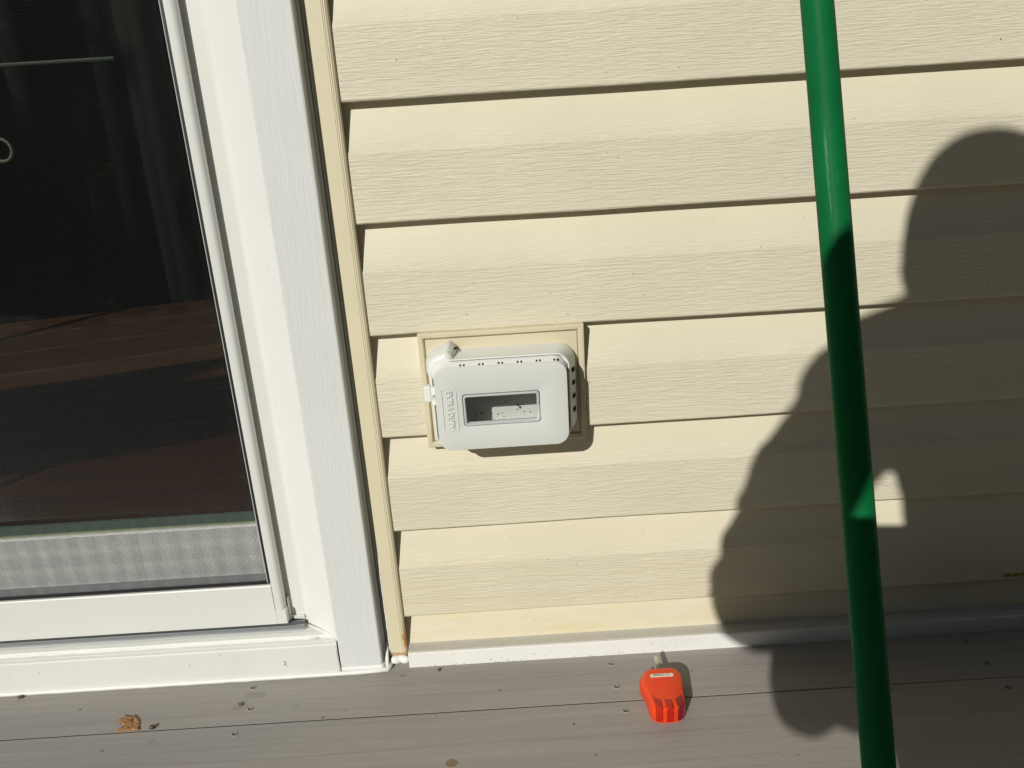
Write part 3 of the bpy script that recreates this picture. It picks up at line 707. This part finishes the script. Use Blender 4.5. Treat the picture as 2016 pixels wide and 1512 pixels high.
def low_y(loop, x):
    best = 1
    for i in range(len(loop)):
        (xa, ya, _), (xb, yb, _) = loop[i], loop[(i + 1) % len(loop)]
        if (xa - x) * (xb - x) <= 0 and xa != xb: best = min(best, ya + (yb - ya) * (x - xa) / (xb - xa))
    return best if best < 1 else min(v_[1] for v_ in loop) + .004
def lens(x0, x1, mat):
    # lens strip that wraps over the rounded end of the body, a little proud of it
    V, F = [], []; nx_ = 6; rows = []
    for i in range(nx_ + 1):
        x = x0 - .287 + (x1 - x0) * i / nx_; col_ = []
        for lp in L_body[1:]:
            y_ = low_y(lp, x); z_ = lp[0][2]
            if z_ > .001: col_.append((y_, z_))
        yt = col_[-1][0]; col_.append((yt + .006, .0213)); col_.append((yt + .0135, .0213))
        edge = .3 if i in (0, nx_) else 1.0
        out = []
        for k_, (y_, z_) in enumerate(col_):
            ty = min(1, max(0, (.0213 - z_) / .008)); e_ = .0011 * edge * (.2 if k_ in (0, len(col_) - 1) else 1)
            out.append((x, y_ - e_ * ty, z_ + e_ * (1 - ty * .8)))
        rows.append(out)
    m_ = len(rows[0])
    for row in rows: V += row
    F = [(i * m_ + j, i * m_ + j + 1, (i + 1) * m_ + j + 1, (i + 1) * m_ + j) for i in range(nx_) for j in range(m_ - 1)]
    o = new_obj('indicator_lens', V, F, mat, rtst, fix=False); return o
lens(.2724, .2796, 'lens_amber'); lens(.2832, .2908, 'lens_amber'); lr = lens(.2950, .3022, 'lens_red'); lr['label'] = 'dark red indicator lens'
# paper label and its code
lbl = rrect(.2758, .3014, -.0978, -.0930, .0022, 5)
v, f = loft([[(x - .287, y + .115, .0209) for x, y in lbl], [(x - .287, y + .115, .0216) for x, y in lbl]], True)
lb = new_obj('paper_label', v, f, 'label', rtst)
mw = Matrix.Translation((.0017, .0197, .02168)) @ Matrix.Rotation(R(-1.0), 4, 'Z')
text_obj('label_code', '0824U-C1', .0044, 'ink', mw, lb, .00004, 1.0, .0190)
# embossed ruled lines in the face (too worn to read): low ridges
L = []
for (x0, x1, y0) in ((.277, .296, -.1030), (.279, .294, -.1062), (.276, .281, -.1100), (.284, .289, -.1110), (.292, .298, -.1095), (.276, .280, -.1140), (.283, .287, -.1150), (.291, .297, -.1140), (.279, .286, -.1190), (.290, .297, -.1215), (.291, .298, -.1250)):
    L.append(box_data(x0 - .287, x1 - .287, y0 + .115, y0 + .115 + .0006, .0209, .02155))
V, F = join_data(L); new_obj('moulded_ridges', V, F, 'orange', rtst)
v, f = tube([(.2898 - .287, -.0800 + .115, .0155), (.2892 - .287, -.0580 + .115, .0155), (.2892 - .287, -.0570 + .115, .0153)], [.0024, .0024, .0014], 12)
new_obj('ground_pin', v, f, 'steel', rtst, smooth=True)
box('blade_prong', (.2865 - .287, .2880 - .287, -.0790 + .115, -.0640 + .115, .0030, .0092), 'steel', rtst, .0003)

# ------------------------------------------------------------------ green pole leaning on the wall
pl = thing('green_pole', 'green painted steel pole leaning against the cream siding', 'pole')
a = Vector((.4014, -.3795, .0)); topd = (Vector((.394, -.148, .674)) - Vector((.400, -.336, .128))).normalized()
Lp = 1.118
zc = topd; yc = Vector((0, 0, 1)).cross(Vector((1, 0, 0))); xc = Vector((1, 0, 0)); yc = zc.cross(xc).normalized(); xc = yc.cross(zc).normalized()
pm = Matrix(((xc.x, yc.x, zc.x, a.x), (xc.y, yc.y, zc.y, a.y), (xc.z, yc.z, zc.z, a.z), (0, 0, 0, 1)))
pl.matrix_world = pm
v, f = tube([(0, 0, .030 + (Lp - .06) * i / 12) for i in range(13)], .01195, 40); new_obj('shaft', v, f, 'pole', pl, smooth=True)
v, f = tube([(0, 0, .004), (0, 0, .008), (0, 0, .040), (0, 0, .042)], [.011, .0138, .0138, .0122], 24); new_obj('rubber_foot', v, f, 'black', pl, smooth=False)
v, f = tube([(0, 0, Lp - .032), (0, 0, Lp - .03), (0, 0, Lp - .004), (0, 0, Lp)], [.0121, .0126, .0126, .010], 24); new_obj('end_cap', v, f, 'black', pl)

# ------------------------------------------------------------------ added, unseen yard behind the photographer
def leaf_mass(name, specs, mat):
    V, F = [], []
    for (az0, az1, r0, r1, h0, h1, n) in specs:
        for i in range(n):
            az = R(random.uniform(az0, az1)); rr = random.uniform(r0, r1); top = h1 * (.85 + .25 * mn.noise(Vector((az * 5, 1, 0))))
            z = random.uniform(h0, max(h0 + .1, top)); c = Vector((.3 + rr * math.sin(az), -rr * math.cos(az), z))
            u = Vector((random.gauss(0, 1), random.gauss(0, 1), random.gauss(0, 1))).normalized(); w = u.orthogonal().normalized(); s = random.uniform(.10, .24)
            k = len(V); V += [c + u * s, c + w * s * .6, c - u * s, c - w * s * .6]; F.append((k, k + 1, k + 2, k + 3))
    o = new_obj(name, V, F, mat, None, fix=False); o['kind'] = 'stuff'; return o
tl_ = NT('evergreen foliage'); tl_.col(tl_.mix(tl_.noise(tl_.pos(rnd=False), 1.5, 4, .6), (.022, .04, .014), (.06, .10, .035))); tl_.set(.7, .2)
# azimuth measured from straight out of the wall, negative towards the left: the sun comes in at -27 degrees
leaf_mass('tree_line', [(-88, -41, 5.5, 8.0, -.9, 7.0, 9000), (-13, 88, 5.5, 8.0, -.9, 5.6, 15000), (-41, -13, 6.5, 8.5, -.9, 2.4, 3500)], tl_.m)  # unseen trees added to block low sky, open towards the sun
box('roof_eave', (-6, 6, -.45, .3, 2.76, 2.90), 'white_dull', wall)  # unseen eave added to cut the skylight on the wall

# ------------------------------------------------------------------ little things on the deck and sill
def blob(name, c, r, mat, label, cat, seed=0, sub=3, leg=0):
    bm = bmesh.new(); bmesh.ops.create_icosphere(bm, subdivisions=sub, radius=1)
    for v in bm.verts:
        k_ = 1 + .25 * mn.noise(v.co * 2.2 + Vector((seed, 0, 0))); v.co = Vector((v.co.x * r[0] * k_, v.co.y * r[1] * k_, v.co.z * r[2] * k_ + r[2] * .85))
    me = bpy.data.meshes.new(name); bm.to_mesh(me); bm.free(); me.materials.append(M[mat])
    for p in me.polygons: p.use_smooth = True
    o = bpy.data.objects.new(name, me); COL.objects.link(o)
    if leg:
        root = thing(name, label, cat, c); o.name = 'shell'; o.parent = root
        for i in range(leg):
            an = random.uniform(-.4, .4) + (0.5 if i % 2 else 2.3) + i * .35
            d_ = Vector((math.cos(an), math.sin(an), 0)) * max(r[0], r[1])
            v, f = tube([d_ * .5 + Vector((0, 0, r[2])), d_ * 1.2 + Vector((0, 0, r[2] * 2.4)), d_ * 1.7 + Vector((0, 0, r[2] * .5))], .00018, 5)
            new_obj('leg', v, f, mat, root)
        return root
    o.location = c; tag(o, label, cat); return o
blob('dead_beetle', (-.4546, -.0400, 0), (.0034, .0020, .0017), 'bug', 'dark dead beetle against the sill foot at the far left', 'beetle', 1, 3, 4)
blob('dead_bug', (-.1833, -.0756, 0), (.0026, .0014, .0012), 'bug', 'small dark dead bug in a damp spot near the left screws', 'bug', 4, 3, 3)
blob('brown_seed', (.0382, -.0374, 0), (.0018, .0026, .0012), 'bug', 'oval brown seed on the deck just right of the channel foot', 'seed', 6)
blob('shiny_seed', (-.2715, -.1035, 0), (.0032, .0025, .0023), 'bug', 'round brown seed on the board joint beside the tan chip', 'seed', 9)
blob('tiny_chip', (-.0850, -.1040, 0), (.0018, .0008, .0006), 'flake', 'tiny brown chip on the joint of the first two boards', 'chip', 14)
# tan chip of crumbled material beside the joint
P = [(-.3127, -.1055), (-.2850, -.1060), (-.2868, -.1020), (-.2895, -.0953), (-.2930, -.0890), (-.2985, -.0840), (-.3010, -.0812), (-.3035, -.0835), (-.3080, -.0822), (-.3135, -.0802), (-.3110, -.0850), (-.3198, -.0880), (-.3120, -.0905), (-.3080, -.0950), (-.3060, -.0990), (-.3090, -.1025)]
Pn = []
for i in range(len(P)):
    for s in range(4):
        t = s / 4; x = P[i][0] * (1 - t) + P[(i + 1) % len(P)][0] * t; y_ = P[i][1] * (1 - t) + P[(i + 1) % len(P)][1] * t
        Pn.append((x + .0012 * mn.noise(Vector((x * 900, y_ * 900, 0))), y_ + .0012 * mn.noise(Vector((x * 900, y_ * 900, 7)))))
cx = -.299; cy = -.096
L = [[(x, y_, .0001) for x, y_ in Pn]]
for s, z in ((.97, .0012), (.8, .0020), (.5, .0016), (.2, .0019)):
    L.append([(cx + (x - cx) * s, cy + (y_ - cy) * s, z + .0009 * mn.noise(Vector((x * 700 * s, y_ * 700, s * 9)))) for x, y_ in Pn])
V, F = loft(L, True); fk = new_obj('tan_chip', V, F, 'flake', None); tag(fk, 'ragged tan chip of crumbled material on the joint of the deck boards', 'chip')
# drips of old paint/dark mark on the sill face
crumbs('sill_specks', [(-.1412 + random.gauss(0, .0009), -.0352, .0205 + random.gauss(0, .0022)) for i in range(8)] + [(random.uniform(-.5, -.09), -.0352, random.uniform(.006, .04)) for i in range(6)], 'bug', df, .0008)['kind'] = 'stuff'
crumbs('jamb_specks', [(-.098 + .018 * (i % 3) * .4, -.0185 - .013 * (i % 3) * .4, .20 + .07 * i) for i in range(6)], 'bug', df, .0005)['kind'] = 'stuff'
L = []
for i in range(14):
    x = random.uniform(-.45, .7); y_ = random.uniform(-.036, -.22); r_ = random.uniform(.0003, .0009)
    L.append(disc(x, y_, .0001 if y_ > -.104 else .0026, r_ * 1.4, r_, .0005, 6))
V, F = join_data(L); dc = new_obj('deck_crumbs', V, F, 'bug', deck); dc['kind'] = 'stuff'

# ------------------------------------------------------------------ the person taking the picture (casts the shadow)

def capsule(a, b, ra, rb, n=14, m=6):
    a, b = Vector(a), Vector(b); d = (b - a); Lq = d.length; d.normalize()
    u = d.orthogonal().normalized(); w = d.cross(u); loops = []
    for i in range(1, m + 1):
        t = math.pi / 2 * i / m; loops.append([a - d * ra * math.cos(t) + (u * math.cos(q) + w * math.sin(q)) * ra * math.sin(t) for q in [2 * math.pi * j / n for j in range(n)]])
    for i in range(m):
        t = math.pi / 2 * i / m; loops.append([b + d * rb * math.sin(t) + (u * math.cos(q) + w * math.sin(q)) * rb * math.cos(t) for q in [2 * math.pi * j / n for j in range(n)]])
    return loft(loops, True, True)
def ellip(c, r, rot=None, n=20, m=12):
    loops = []
    for i in range(1, m):
        t = math.pi * i / m
        loops.append([Vector(c) + ((rot or Matrix.Identity(3)) @ Vector((r[0] * math.sin(t) * math.cos(q), r[1] * math.sin(t) * math.sin(q), -r[2] * math.cos(t)))) for q in [2 * math.pi * j / n for j in range(n)]])
    return loft(loops, True, True)
HEAD = Vector((.143, -1.000, 1.038))
SHL, SHR = Vector((-.015, -1.060, .935)), Vector((.335, -1.080, .905))
ELL, WRL = Vector((-.058, -.950, .632)), Vector((.048, -.8863, .4855))
ELR, WRR = Vector((.375, -.985, .620)), Vector((.152, -.875, .545))
PEL = Vector((.215, -1.190, .300)); HIPL, HIPR = Vector((.150, -1.180, .285)), Vector((.300, -1.200, .285))
KNL, KNR = Vector((.235, -.815, .430)), Vector((.420, -.830, .430))
ANL, ANR = Vector((.215, -1.010, .095)), Vector((.420, -1.020, .095))
regs = []
def cap_(mat, a, b, ra, rb): regs.append((mat, Vector(a), Vector(b), max(ra, rb))); return capsule(a, b, ra, rb)
parts = []
NECK = Vector((.165, -1.060, .955)); CH = Vector((.205, -1.100, .800)); WA = Vector((.225, -1.160, .520))
# torso, shoulders, neck, head
parts += [cap_('jacket', CH + Vector((-.118, 0, .055)), CH + Vector((-.075, 0, -.10)), .070, .080), cap_('jacket', CH + Vector((-.07, 0, -.05)), WA + Vector((-.055, 0, .0)), .085, .105), cap_('jacket', CH + Vector((.055, 0, .02)), WA + Vector((.03, 0, 0)), .110, .105),
          cap_('jacket', WA, PEL, .115, .120), cap_('jacket', CH + Vector((.01, .01, .08)), CH + Vector((.03, -.03, -.1)), .095, .105),
          cap_('jacket', SHL, NECK + Vector((-.02, 0, .0)), .062, .062), cap_('jacket', SHR, NECK + Vector((.02, 0, .0)), .066, .062),
          cap_('jacket', SHL + Vector((.0, 0, .0)), CH + Vector((-.03, .0, .085)), .056, .074), cap_('jacket', NECK + Vector((-.080, .0, .054)), SHL + Vector((.028, .0, .030)), .050, .060), cap_('jacket', SHR, CH + Vector((.05, 0, 0)), .075, .09),
          cap_('skin', NECK, HEAD + Vector((0, -.015, -.05)), .052, .050)]
parts += [ellip(HEAD, (.074, .092, .108)), ellip(HEAD + Vector((0, .045, -.050)), (.050, .048, .058))]
regs += [('skin', HEAD, HEAD + Vector((0, .05, -.03)), .095)]
# face: nose, brow, ears
parts += [capsule(HEAD + Vector((0, .090, .005)), HEAD + Vector((0, .108, -.022)), .008, .013, 10, 4), capsule(HEAD + Vector((-.035, .078, .022)), HEAD + Vector((.035, .078, .022)), .010, .010, 10, 4),
          capsule(HEAD + Vector((-.018, .090, -.055)), HEAD + Vector((.018, .090, -.055)), .008, .008, 10, 4), ellip(HEAD + Vector((-.090, -.008, .000)), (.012, .020, .024)), capsule(HEAD + Vector((-.099, -.006, .008)), HEAD + Vector((-.088, -.006, -.016)), .007, .006, 10, 4), ellip(HEAD + Vector((.082, -.008, -.008)), (.013, .020, .032))]
# arms
parts += [cap_('jacket', SHL, ELL + Vector((-.004, -.005, .02)), .057, .049), cap_('jacket', SHL * .5 + ELL * .5 + Vector((-.012, 0, .02)), ELL + Vector((.004, 0, .05)), .056, .050), cap_('jacket', ELL + Vector((-.002, 0, .005)), ELL + Vector((.0, 0, -.015)), .054, .056), cap_('jacket', ELL + Vector((.050, .02, -.035)), WRL + Vector((-.002, 0, -.003)), .040, .042), cap_('jacket', ELL, ELL + Vector((.05, .02, .0)), .050, .046), cap_('jacket', ELL + Vector((.05, .0, -.03)), WRL + Vector((.04, 0, .045)), .036, .034),
          cap_('jacket', SHR, ELR, .066, .052), cap_('jacket', ELR, WRR, .052, .042)]
parts += [cap_('jacket', SHL + Vector((-.022, .01, -.045)), SHL * .5 + ELL * .5 + Vector((-.016, 0, .01)), .050, .054)]
# legs
parts += [cap_('jeans', HIPL, KNL, .092, .066), cap_('jeans', HIPR, KNR, .092, .066), cap_('jeans', KNL, ANL, .062, .044), cap_('jeans', KNR, ANR, .062, .044), cap_('jeans', HIPL, HIPR, .10, .10)]
for A_ in (ANL, ANR):
    parts += [cap_('shoe', A_ + Vector((0, -.045, -.057)), A_ + Vector((0, .165, -.062)), .036, .031), cap_('shoe', A_, A_ + Vector((0, .07, -.045)), .042, .036)]
# hands: palm, four fingers and a thumb each, curled
def hand(w, fwd_, side, nrm_, curl):
    fwd_, side, nrm_ = Vector(fwd_).normalized(), Vector(side).normalized(), Vector(nrm_).normalized()
    regs.append(('skin', w + fwd_ * .02, w + fwd_ * .16, .05)); out = []
    for s in (-.026, -.009, .009, .026): out.append(capsule(w + side * s * .6, w + fwd_ * .085 + side * s, .019, .0125, 10, 4))
    for s, ln in ((-.029, .78), (-.010, .95), (.010, 1.0), (.029, .92)):
        p = w + fwd_ * .085 + side * s; d = fwd_.copy()
        for k_, seg in enumerate((.040, .028, .022)):
            d = (d + nrm_ * curl * (.5 + .5 * k_)).normalized(); q = p + d * seg * ln; out.append(capsule(p, q, .0098 - .0008 * k_, .0090 - .0008 * k_, 10, 4)); p = q
    p = w + fwd_ * .025 + side * .028; d = (fwd_ * .6 + side * .8 + nrm_ * .3).normalized()
    for seg in (.040, .032, .026):
        q = p + d * seg; out.append(capsule(p, q, .0125, .0105, 10, 4)); p = q; d = (d * .8 + fwd_ * .5 + nrm_ * curl * .3).normalized()
    return out
parts += hand(WRL + Vector((.0, 0, .004)), (.95, .10, -.27), (.2, .42, .85), (.3, .6, -.5), .25)
parts += hand(WRR, (-.8, .22, .30), (.1, -.35, .75), (-.1, .45, .1), .25)
V, F = join_data([([tuple(p) for p in v], f) for v, f in parts])
tmp = new_obj('tmp_body', V, F, None, None)
rm = tmp.modifiers.new('r', 'REMESH'); rm.mode = 'VOXEL'; rm.voxel_size = .0060
smt = tmp.modifiers.new('s', 'SMOOTH'); smt.iterations = 3; smt.factor = .5
bpy.context.view_layer.update()
me = bpy.data.meshes.new_from_object(tmp.evaluated_get(bpy.context.evaluated_depsgraph_get())); bpy.data.objects.remove(tmp)
person = bpy.data.objects.new('person', me); COL.objects.link(person)
me.materials.clear()
names = ['jacket', 'skin', 'jeans', 'shoe']
for nme in names: me.materials.append(M[nme])
def segd(p, a, b):
    ab = b - a; t = max(0, min(1, (p - a).dot(ab) / max(ab.length_squared, 1e-9))); return (p - a - ab * t).length
for p in me.polygons:
    c = p.center; best = min(regs, key=lambda r_: segd(c, r_[1], r_[2]) / r_[3] if r_[3] else 9); p.material_index = names.index(best[0]); p.use_smooth = True
cloth = set()
for q_ in me.polygons:
    if q_.material_index in (0, 2): cloth.update(q_.vertices)
for q_ in me.polygons:
    if q_.material_index in (1, 3): cloth.difference_update(q_.vertices)
nrm_v = {i: me.vertices[i].normal.copy() for i in cloth}
for i in cloth:
    v = me.vertices[i]; c = v.co.copy()
    v.co = c + nrm_v[i] * (.0045 * mn.noise(c * 9 + Vector((3, 1, 4))) + .0035 * mn.noise(Vector((c.x * 12, c.y * 12, c.z * 38))))
tag(person, 'person squatting in a dark jacket, jeans and knit cap, taking a picture', 'person')
# knit cap with a small point, over the head
loops = []
for i in range(12):
    t = i / 11; zz = -.010 + .128 * t; rr = math.sqrt(max(.0, 1 - (max(0, t * 1.0)) ** 2.6))
    loops.append([(HEAD.x + (.086 * rr + .003) * math.cos(q), HEAD.y - .004 + (.102 * rr + .003) * math.sin(q), HEAD.z + zz) for q in [2 * math.pi * j / 28 for j in range(28)]])
V, F = loft(loops, True); kc = new_obj('knit_cap', V, F, 'cap', person, smooth=True)
V, F = loft([[(HEAD.x - .024 + rr * math.cos(q), HEAD.y - .004 + rr * math.sin(q), HEAD.z + zz) for q in [2 * math.pi * j / 14 for j in range(14)]] for rr, zz in ((.030, .106), (.020, .121), (.006, .131))], True)
new_obj('cap_point', V, F, 'cap', kc, smooth=True)
for s in (-1, 1):
    V, F = ellip(HEAD + Vector((.031 * s, .083, .004)), (.011, .009, .009)); new_obj('eye', V, F, mat_plain('eye white', (.75, .72, .68), .2, .5), person, smooth=True)
    V, F = ellip(HEAD + Vector((.031 * s, .0905, .004)), (.0045, .003, .0045)); new_obj('pupil', V, F, 'black', person, smooth=True)
# phone held behind the taking lens, lens near its upper right corner
ph = thing('phone', 'black phone held level in the squatting person\'s hands', 'phone')
pm = Matrix(((rt.x, up.x, -fw.x, .1459), (rt.y, up.y, -fw.y, -.7706), (rt.z, up.z, -fw.z, .588), (0, 0, 0, 1))); ph.matrix_world = pm
V, F = loft([[(x, y_, .014) for x, y_ in rrect(-.105, .057, -.062, .017, .010)], [(x, y_, .006) for x, y_ in rrect(-.105, .057, -.062, .017, .010)]], True, True)
new_obj('phone_body', V, F, 'phone', ph)
box('phone_screen', (-.100, .052, -.058, .012, .0142, .0146), 'black', ph)
